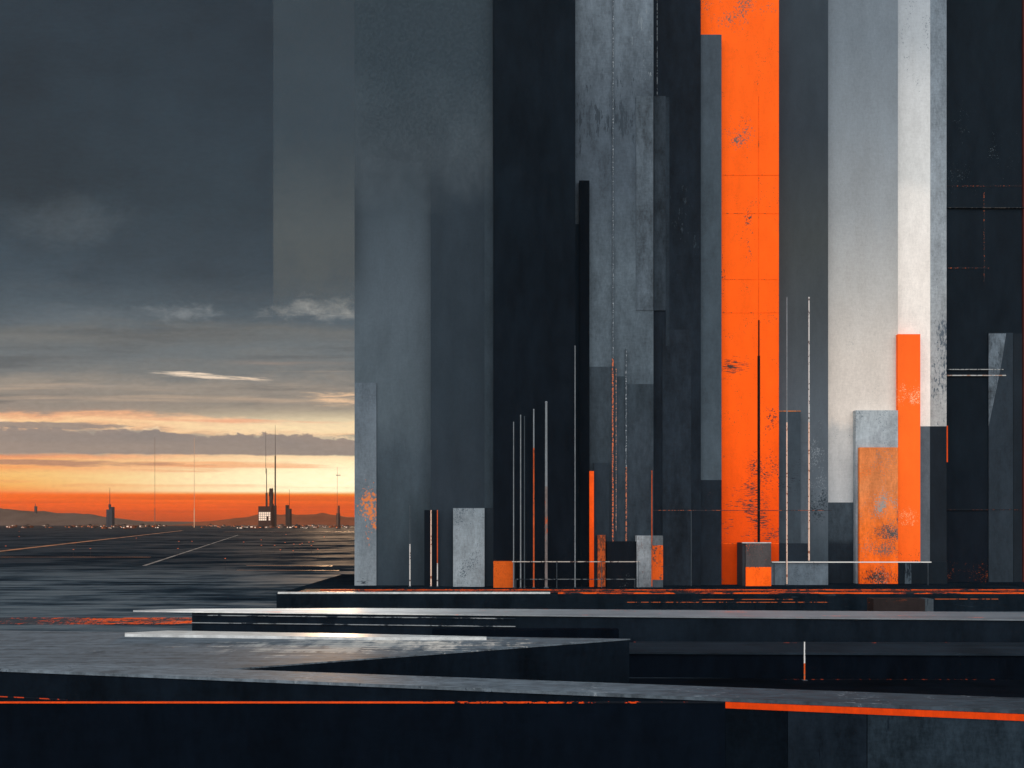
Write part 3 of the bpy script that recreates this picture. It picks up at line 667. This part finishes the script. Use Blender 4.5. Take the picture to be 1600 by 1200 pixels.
mor2 = surf('bright_orange_post', [(0, (200, 66, 12)), (20, (232, 80, 20)), (32, (240, 86, 26))], 40, var=0.06, canvas=0.1)
block('concrete_post', 'slim bright orange post, the taller of the orange pair', 'post', 921, 928, 736, 201.0, mor2, 201.55)
block('concrete_post', 'short faded rusty post beside the slim bright orange one', 'post', 934, 946, 836, 201.0, surf('faded_rust_post', [(0, (96, 52, 38))], wears=(((168, 76, 36), 0.4, (2, 1, 0.8), None),)), 202.6)
block('concrete_block', 'slim slate panel block behind the faded rusty post', 'block', 928, 952, 723, 202.0, surf('slim_slate_panel', [(0, (36, 45, 53))]), 202.68)
block('concrete_block', 'black speckled block left of the pale and orange pair', 'block', 948, 996, 846, 200.6, surf('black_speckled', [(0, (12, 18, 25))], wears=(((110, 116, 120), 0.07, SPECK, None), ((150, 74, 44), 0.05, SPECK, None))), 202.5)
b = block('concrete_block', 'pale grey block joined to a worn orange half, foot of the grey tower', 'block', 995, 1018, 837, 200.0,
      surf('pale_block_streaked', [(0, (104, 110, 115)), (13, (134, 140, 144))], 20, canvas=0.25, streak=0.5, wears=(((90, 66, 60), 0.12, FINE_V, None),)), 202.6)
b.panel('orange_half', 1018.2, 1036, 852, 906, surf('worn_orange_half', [(0, (206, 84, 28))], wears=(((84, 66, 60), 0.36, (1.6, 1, 1.6), None),)), 0.0, 1.9)
b.panel('grey_cap', 1018.2, 1036, 837, 852, surf('grey_cap', [(0, (84, 90, 94))], canvas=0.25), 0.0, 1.9)
b.panel('grey_foot', 1018.2, 1036, 906, None, surf('dark_foot', [(0, (66, 74, 80))]), 0.0, 1.9)
b = block('concrete_block', 'small two-tone block, grey above and orange below, before the orange tower', 'block', 1160, 1205, 848, 204.0, surf('dark_block_frame', [(0, (44, 46, 50))]), 208.9)
b.panel('grey_top', 1165.5, 1205, 848.6, 886, surf('rusty_grey_top', [(0, (70, 66, 66))], var=0.2, canvas=0.2, wears=(((206, 78, 28), 0.18, SPECK, None),)), 0.3)
b.panel('orange_bottom', 1165.5, 1205, 886, None, surf('orange_bottom', [(0, (252, 96, 22))], var=0.06, wears=(((80, 66, 62), 0.5, (1.5, 1, 2), (0, 5.8, 30, 1.6)), ((90, 62, 50), 0.08, SPECK, None))), 0.3)
b.panel('white_edge', 1160, 1205, 847.4, 848.8, surf('white_edge', [(0, (180, 182, 180))]), 0.35, 0.3)
b = block('concrete_block', 'slate upright block right of the orange tower', 'block', 1217, 1251, 643, 210.6, surf('slate_upright', [(0, (56, 66, 74))], var=0.12, canvas=0.12, streak=0.2, wears=(((34, 42, 50), 0.4, FINE_H, (0, zl(745, 210), 30, 6)),)), 211.98)
b.panel('orange_edge', 1217, 1251, 641.6, 643, surf('rusty_edge', [(0, (186, 110, 60))], wears=(((70, 76, 80), 0.3, SPECK, None),)), 0.05, 0.05)
block('concrete_block', 'grey-blue slim block beside the slate upright', 'block', 1251, 1264, 690, 210.9, surf('grey_blue_slim', [(0, (76, 85, 93))], var=0.12, canvas=0.14), 211.98)
block('concrete_block', 'low dark block between orange tower and pale tower', 'block', 1205.5, 1265, 849, 209.5, surf('dark_low_block', [(0, (30, 38, 46))], canvas=0.2), 210.5)
block('concrete_block', 'low wide grey-blue block before the smoke-grey tower', 'block', 1205, 1294, 877.5, 207.5, surf('low_wide_block', [(0, (86, 97, 106))], var=0.14, canvas=0.2, streak=0.3, wears=(((62, 72, 80), 0.2, SPECK, None),)), 209.4)
b = block('concrete_block', 'tall light blue-grey block behind the patchy orange one', 'block', 1337, 1403, 641, 212.4,
      surf('light_blue_grey', st(212, (641, (160, 167, 170)), (700, (150, 158, 163)), (800, (132, 141, 148)), (920, (104, 114, 122))), HT, var=0.1, canvas=0.18, streak=0.3, wears=(((110, 120, 127), 0.2, SPECK, None),)), 213.98)
pcx = ((1343 + 1403) / 2 - 800) / F * 211.4
b = block('concrete_block', 'patchy peeling orange block beside the taller bright orange one', 'block', 1343, 1403, 699, 211.4,
      surf('peeling_orange', st(211, (699, (212, 122, 68)), (760, (204, 122, 72)), (820, (224, 108, 40)), (872, (236, 100, 28)), (920, (224, 86, 18))), HT, jitter=5, var=0.12, canvas=0.2, streak=0.3,
           wears=(((224, 112, 48), 0.52, (2.2, 1, 3.0), (-2, zl(735, 211), 8, 6)), ((146, 142, 136), 0.42, (2.2, 1, 2.6), (3, zl(785, 211), 8, 5)), ((80, 78, 76), 0.42, (2.4, 1, 3.0), (3, zl(832, 211), 8, 4.5)),
                  ((104, 92, 84), 0.38, (2.4, 1, 3.4), (2.0, zl(858, 211), 9, 4.0)), ((58, 50, 48), 0.52, (3.0, 1, 1.6), (2, zl(903, 211), 9, 3.6)), ((130, 118, 110), 0.22, SPECK, None), ((70, 76, 82), 0.50, (3, 1, 0.9), (5.2, zl(830, 211), 0.9, 10))), ), 212.3)
T16 = block('slab_tower', 'bright orange slim block, clean and tallest of the orange blocks', 'block', 1403, 1438, 522, 213.0,
      surf('clean_orange', st(213, (522, (252, 100, 34)), (700, (255, 108, 36)), (830, (254, 104, 34)), (920, (240, 92, 26))), HT, var=0.03, canvas=0.05, streak=0.06,
           wears=(((250, 180, 136), 0.36, (3.4, 1, 3.4), (0, zl(615, 213), 8, 5)), ((248, 160, 110), 0.30, (3.4, 1, 3.4), (0, zl(810, 213), 8, 5)), ((110, 64, 44), 0.3, (2, 1, 1), (0, zl(872, 213), 8, 4)))), 215.9)
block('concrete_block', 'grey slim block right of the clean bright orange block', 'block', 1438, 1453, 666, 214.6, surf('grey_slim', [(0, (82, 90, 97))], canvas=0.14, var=0.1), 215.9)
block('concrete_block', 'dark navy block under the scuffed grey flank', 'block', 1453, 1479, 666, 215.0, surf('dark_navy_slim', [(0, (24, 31, 38))], canvas=0.14), 215.9)
b = block('concrete_block', 'low black block under the clean bright orange block', 'block', 1403, 1480, 878, 211.9, surf('low_black', [(0, (18, 26, 33))], canvas=0.2), 212.9)
b.panel('grey_patch', 1414, 1424, 880, 912, surf('grey_patch', [(0, (60, 70, 78))], canvas=0.3, wears=(((24, 32, 40), 0.4, FINE_V, None),)), 0.15)

# ------------------------------------------------------------------ masts
GM = 'thin masts before the towers'
mgrey = surf('mast_grey', [(0, (112, 118, 122))], canvas=0.2); mdim = surf('mast_dim_grey', [(0, (62, 70, 76))], canvas=0.2)
mwht = dotted('mast_flaking_white', (96, 84, 80), (196, 192, 188), 0.62, 0.9)
mrust = surf('mast_rust', [(0, (176, 78, 40))], canvas=0.25, wears=(((96, 60, 48), 0.3, (2, 2, 0.5), None),))
mpeach = dotted('mast_peach', (150, 96, 72), (224, 190, 170), 0.6, 0.6)
def mast(label, pxc, ytop, wpx, Y, mats, split=None, zb=ZB):
    """mats: (lower, upper) ; split: picture row where the paint changes"""
    p = at(pxc, ytop, Y); r = wpx / F * Y / 2; H = p.z - zb
    t = tag(empty('mast', (p.x, Y, zb)), label, 'mast', GM)
    zs = H * 0.5 if split is None else CAMZ + (HOR - split) / F * Y - zb
    bm = bmesh.new(); bx(bm, -r * 1.8, r * 1.8, -r * 1.8, r * 1.8, 0, 0.25); obj('base_plate', bm, mdim, t)
    bm = bmesh.new(); cyl(bm, 0, 0, 0.25, zs, r * 1.1, r); obj('lower_shaft', bm, mats[0], t)
    bm = bmesh.new(); cyl(bm, 0, 0, zs, H - 0.3, r, r * 0.85); obj('upper_shaft', bm, mats[1], t)
    bm = bmesh.new(); cyl(bm, 0, 0, H - 0.3, H, r * 1.15, r * 0.7); obj('cap', bm, mats[1], t)
    return t
mast('short flaking mast left of the black block', 640.5, 790, 1.9, 201.2, (mwht, mdim), 850)
mast('peach mast in front of the narrow black block', 673.5, 797, 2.0, 201.0, (mpeach, mpeach), 860)
mast('dotted rusty mast on the right side of the narrow black block', 683.5, 797, 1.7, 201.0, (mwht, mrust), 880)
mast('thin grey mast, leftmost before the black tower', 802.5, 659, 1.6, 197.6, (mgrey, mgrey), 800)
mast('thin grey mast, second of the row before the black tower', 813.5, 648, 1.9, 197.6, (mgrey, mgrey), 800)
mast('dim grey mast close beside the second of the row', 819.5, 650, 1.6, 197.9, (mdim, mdim), 800)
mast('rust-red mast with grey tip before the black tower', 834, 639, 2.2, 197.6, (mrust, mgrey), 700)
mast('thickest and tallest grey mast of the row before the black tower', 853.5, 627, 4.0, 197.6, (surf('mast_grey_rusty', [(0, (112, 104, 102))], canvas=0.2, wears=(((180, 84, 44), 0.35, (2, 2, 0.4), (0, 14, 6, 12)),)), mgrey), 760)
mast('hair-thin tall grey mast at the right edge of the black tower', 898.5, 540, 1.6, 199.2, (mgrey, mgrey), 750)
mast('rust-orange mast between the pale block and its orange half', 1018.5, 735, 1.7, 199.4, (mrust, mrust), 800)
mast('flaking white mast on the slate upright right of the orange tower', 1229.5, 464, 2.0, 207.0, (mpeach, mgrey), 660)
mast('cream mast right of the slate upright, its foot on the low wide block', 1264, 464, 2.4, 208.4, (mpeach, mwht), 660, zb=zl(877.5, 207.5) + ZB)
# small marker pole in the dark court
p = at(1257, 1003, 101.5)
t = tag(empty('marker_pole', (p.x, 101.5, 0)), 'short white and orange marker pole in the dark court at right', 'pole')
bm = bmesh.new(); cyl(bm, 0, 0, 0, 2.2, 0.10, 0.09); obj('orange_shaft', bm, dotted('pole_orange', (150, 100, 76), (216, 92, 40), 0.6, 2.0), t)
bm = bmesh.new(); cyl(bm, 0, 0, 2.2, p.z, 0.09, 0.08); obj('white_shaft', bm, dotted('pole_white', (140, 140, 138), (226, 224, 220), 0.7, 2.0), t)
bm = bmesh.new(); bx(bm, -0.3, 0.3, -0.3, 0.3, 0.013, 0.1); obj('base_plate', bm, mdim, t)
# dashed orange floor line
strip('painted_line', 34.5, 62, 103.5 - 1.6, 103.5 - 1.3, 0.02, dotted('dashed_floor_orange', (5, 10, 17), (170, 58, 24), 0.22, 0.9), '', '')

# ------------------------------------------------------------------ rails between blocks
GR = 'thin horizontal rails before the towers'
def rail(label, px0, px1, py, Y, th, mat, posts):
    a = at(px0, py, Y); b = at(px1, py, Y); h = th / F * Y
    t = tag(empty('rail', (a.x, Y, ZB)), label, 'rail', GR)
    bm = bmesh.new(); bx(bm, 0, b.x - a.x, -h / 2, h / 2, a.z - ZB - h, a.z - ZB); obj('bar', bm, mat, t)
    for pp in posts:
        x = (pp - px0) / F * Y; bm = bmesh.new(); bx(bm, x - 0.07, x + 0.07, -0.07, 0.07, 0, a.z - ZB - h); obj('post', bm, mdim, t)
mrl = dotted('rail_worn_pale', (76, 62, 58), (170, 160, 152), 0.55, 0.35)
mro = dotted('rail_worn_orange', (44, 44, 48), (140, 72, 44), 0.30, 0.8)
rail('pale worn rail in front of the black tower and its masts', 800, 1000, 877, 197.3, 1.3, mrl, (804, 870, 940, 998))
rail('lower dim rail in front of the black tower', 803, 995, 904.5, 197.1, 1.0, dotted('rail_dim', (28, 36, 44), (96, 100, 102), 0.45, 0.7), (806, 992))
rail('rusty rail from the worn grey tower to the pale tower', 975, 1300, 797, 203.6, 0.9, mro, (980, 1080))
rail('white rail along the top of the low wide grey-blue block', 1206, 1455, 877.5, 207.2, 1.6, dotted('rail_white', (150, 146, 142), (206, 204, 200), 0.75, 0.5), (1210, 1450))

# ------------------------------------------------------------------ far skyline on the plain
GF = 'distant masts and towers on the horizon'
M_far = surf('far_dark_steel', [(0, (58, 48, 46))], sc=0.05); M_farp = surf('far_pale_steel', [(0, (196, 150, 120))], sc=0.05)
M_faint = surf('far_faint_steel', [(0, (112, 84, 70))], sc=0.05)
M_farb = surf('far_blue_steel', [(0, (52, 57, 64))], sc=0.05)
M_win = emit('lit_windows_cream', (255, 222, 196), 1.0); M_wino = emit('lit_windows_orange', (255, 132, 60), 0.9)
def far(name, label, cat, px, Y): return tag(empty(name, ((px - 800) / F * Y, Y, 0)), label, cat, GF)
def seg(t, name, px0, px1, py0, py1, Y, mat, cx, depth=None, taper=1.0):
    k = Y / F; x0 = (px0 - cx) * k; x1 = (px1 - cx) * k; z1 = CAMZ + (HOR - py0) * k; z0 = 0 if py1 is None else CAMZ + (HOR - py1) * k
    bm = bmesh.new(); r = (x1 - x0) / 2; cyl(bm, (x0 + x1) / 2, 0, z0, z1, r, r * taper, 8) if depth is None else bx(bm, x0, x1, 0, depth, z0, z1)
    return obj(name, bm, mat, t)
Yf = 4000
t = far('spire', 'tallest dark spire on the horizon with needle antenna', 'spire', 430, Yf)
seg(t, 'shaft', 428.8, 431.4, 712, None, Yf, M_far, 430, taper=0.8); seg(t, 'antenna', 429.6, 430.5, 664, 712, Yf, M_far, 430, taper=0.5); seg(t, 'foot', 427.8, 432.2, 790, None, Yf, M_far, 430)
t = far('spire', 'second dark spire, thinner, left of the tallest one', 'spire', 416.4, Yf - 40)
seg(t, 'shaft', 415.6, 417.4, 732, None, Yf - 40, M_far, 416.4, taper=0.6); seg(t, 'antenna', 414.9, 415.6, 674, 740, Yf - 40, M_far, 416.4, taper=0.5); seg(t, 'foot', 415, 418.2, 770, None, Yf - 40, M_far, 416.4)
t = far('refinery_tower', 'ragged dark industrial tower between the two spires', 'tower', 423, Yf + 60)
for i in range(9):
    y0 = 763 + i * 6; w = R.uniform(1.2, 2.6) + i * 0.1; s = R.uniform(-0.9, 0.9)
    seg(t, 'stage', 422.6 + s - w, 422.6 + s + w, y0, y0 + 6.0 if i < 8 else None, Yf + 60, M_far, 423, 25)
seg(t, 'crane_arm', 420.6, 421.2, 764, 775, Yf + 60, M_far, 423); seg(t, 'crane_arm', 425.6, 426.4, 762, 774, Yf + 60, M_far, 423)
t = far('office_block', 'square dark block with a bright lit window grid below the spires', 'building', 413.5, Yf - 90)
seg(t, 'wall', 403.5, 424, 791, None, Yf - 90, surf('far_brown', [(0, (66, 46, 42))], sc=0.05), 413.5, 40)
for i in range(6):
    for j in range(4):
        if R.random() < 0.88:
            seg(t, 'window', 404.6 + i * 3.05, 407.1 + i * 3.05, 800.2 + j * 3.4, 803 + j * 3.4, Yf - 91.0, M_win, 413.5, 0.8).location.y = -1.0
t = far('tower', 'small dark twin-topped tower right of the tallest spire', 'tower', 449, Yf + 200)
seg(t, 'wall', 446, 449, 789, None, Yf + 200, M_far, 449, 30); seg(t, 'wall', 449.2, 453.4, 795, None, Yf + 200, M_far, 449, 30); seg(t, 'antenna', 451.8, 452.6, 764, 795, Yf + 200, M_far, 449, taper=0.5)
t = far('tower', 'blue-grey tower with needle on the left part of the horizon', 'tower', 170.5, Yf + 500)
seg(t, 'wall', 166, 170, 796, None, Yf + 500, M_farb, 170.5, 30); seg(t, 'wall', 170.2, 175, 792, None, Yf + 500, M_farb, 170.5, 30); seg(t, 'antenna', 171, 172.2, 762, 792, Yf + 500, M_farb, 170.5, taper=0.4); seg(t, 'cap', 169.6, 173.6, 788, 793, Yf + 500, M_farb, 170.5)
for pxm, y0, w, m, lab in ((242, 684, 0.6, M_faint, 'hair-thin dark mast left of the pale far mast'), (303.5, 684, 0.8, M_farp, 'hair-thin pale mast right of the hair-thin dark one'),
                           (527, 730, 0.6, M_faint, 'thin far mast near the left tower with a short crossbar')):
    t = far('far_mast', lab, 'mast', pxm, Yf); seg(t, 'shaft', pxm - w / 2, pxm + w / 2, y0, None, Yf, m, pxm, taper=0.7)
    seg(t, 'foot', pxm - w, pxm + w, 794, None, Yf, m, pxm)
    if pxm == 527: seg(t, 'crossbar', pxm - 2, pxm + 5, 742, 743, Yf, m, pxm, 4)
t = far('tower', 'stubby rusty tower at the foot of the far mast near the left tower', 'tower', 527.5, Yf + 100)
seg(t, 'wall', 525.5, 530, 802, None, Yf + 100, M_far, 527.5, 25); seg(t, 'wall', 528.2, 529.6, 790, 802, Yf + 100, M_far, 527.5, 20)
t = far('hill_beacon', 'tiny beacon tower on top of the left hill', 'tower', 55, 8800)
seg(t, 'wall', 53.6, 56.6, 791, None, 8800, M_farb, 55, 20); seg(t, 'antenna', 54.7, 55.5, 787, 791, 8800, M_farb, 55)

# low town strung along the horizon
GTn = 'low buildings of the far town'
mats = [surf('town_dark', [(0, (50, 46, 48))], sc=0.1), surf('town_grey', [(0, (62, 56, 56))], sc=0.1), surf('town_rust', [(0, (96, 52, 38))], sc=0.1), surf('town_pale', [(0, (112, 92, 82))], sc=0.1)]
protos = []
for k in range(8):
    t = empty('town_building', (0, 0, 0)); w = R.uniform(14, 46); h = R.uniform(5, 11); dd = R.uniform(15, 30)
    bm = bmesh.new(); bx(bm, -w / 2, w / 2, 0, dd, 0, h); obj('wall', bm, mats[k % 4], t)
    bm = bmesh.new(); bx(bm, -w * 0.3, w * R.uniform(0, 0.4), 4, dd - 4, h, h + R.uniform(1, 4)); obj('roof_house', bm, mats[(k + 1) % 4], t)
    bm = bmesh.new(); x = -w / 2 + 2
    for _ in range(R.randint(1, 3)):
        ww = R.uniform(3, 9)
        if x + ww > w / 2 - 1: break
        z_ = R.uniform(2, h * 0.5); bx(bm, x, x + ww, -0.5, -0.05, z_, z_ + R.uniform(2.5, 4.5)); x += ww + R.uniform(4, 12)
    obj('window', bm, M_win if k % 3 == 0 else M_wino, t)
    protos.append(t)
first = set()
spots = []
for i in range(240):
    pxm = R.choice((R.uniform(2, 140), R.uniform(160, 200), R.uniform(395, 470), R.uniform(130, 250), R.uniform(130, 250), R.uniform(250, 560), R.uniform(320, 553), R.uniform(380, 540)))
    spots.append((pxm, R.uniform(3000, 6800)))
for i, (pxm, Yt) in enumerate(spots):
    k = R.randrange(8); src = protos[k]
    if k in first:
        o = src.copy(); C.objects.link(o)
        for ch in src.children:
            c = ch.copy(); C.objects.link(c); c.parent = o
    else: o = src; first.add(k)
    o.location = ((pxm - 800) / F * Yt, Yt, 0); s = R.uniform(0.5, 1.1); o.scale = (s, s, s * R.uniform(0.8, 1.3))
    tag(o, 'low far-off town building with glowing windows along the horizon', 'building', GTn)
# scattered lamps on the plain
GL = 'scattered lamps on the dark plain'
bm = bmesh.new(); cyl(bm, 0, 0, 0, 5, 0.12, 0.08, 6); bml = bmesh.new(); bx(bml, -0.6, 0.6, -0.5, 0.5, 5, 5.25)
proto = tag(empty('street_lamp', (0, 0, 0)), 'small glowing lamp on a thin pole out on the dark plain', 'street lamp', GL)
obj('pole', bm, M_far, proto); obj('lamp_head', bml, emit('lamp_orange', (240, 110, 50), 0.7), proto)
L = [(R.uniform(370, 550), R.uniform(834, 862)) for _ in range(16)] + [(R.uniform(0, 330), R.uniform(830, 860)) for _ in range(8)] + [(352, 873), (300, 846), (118, 848)]
for i, (a_, b_) in enumerate(L):
    o = proto if i == 0 else proto.copy()
    if i:
        C.objects.link(o)
        for ch in proto.children:
            c = ch.copy(); C.objects.link(c); c.parent = o
    q = onz(a_, b_, 5.0); o.location = (q.x, q.y, 0); s = min(1.6, max(0.3, q.y / 900)); o.scale = (s, s, 1)

# ------------------------------------------------------------------ air
bm = bmesh.new(); bx(bm, -14500, 14500, -600, 14500, -2, 900)
m = bpy.data.materials.new('haze_air'); m.use_nodes = True; nt = NT(m.node_tree)
pv = nt.n('ShaderNodeVolumePrincipled'); pv.inputs['Color'].default_value = (0.95, 0.64, 0.42, 1)
pv.inputs['Density'].default_value = HAZE; pv.inputs['Anisotropy'].default_value = 0.2
out = nt.n('ShaderNodeOutputMaterial'); nt.t.links.new(pv.outputs[0], out.inputs['Volume'])
hz = obj('haze', bm, m); hz['kind'] = 'stuff'
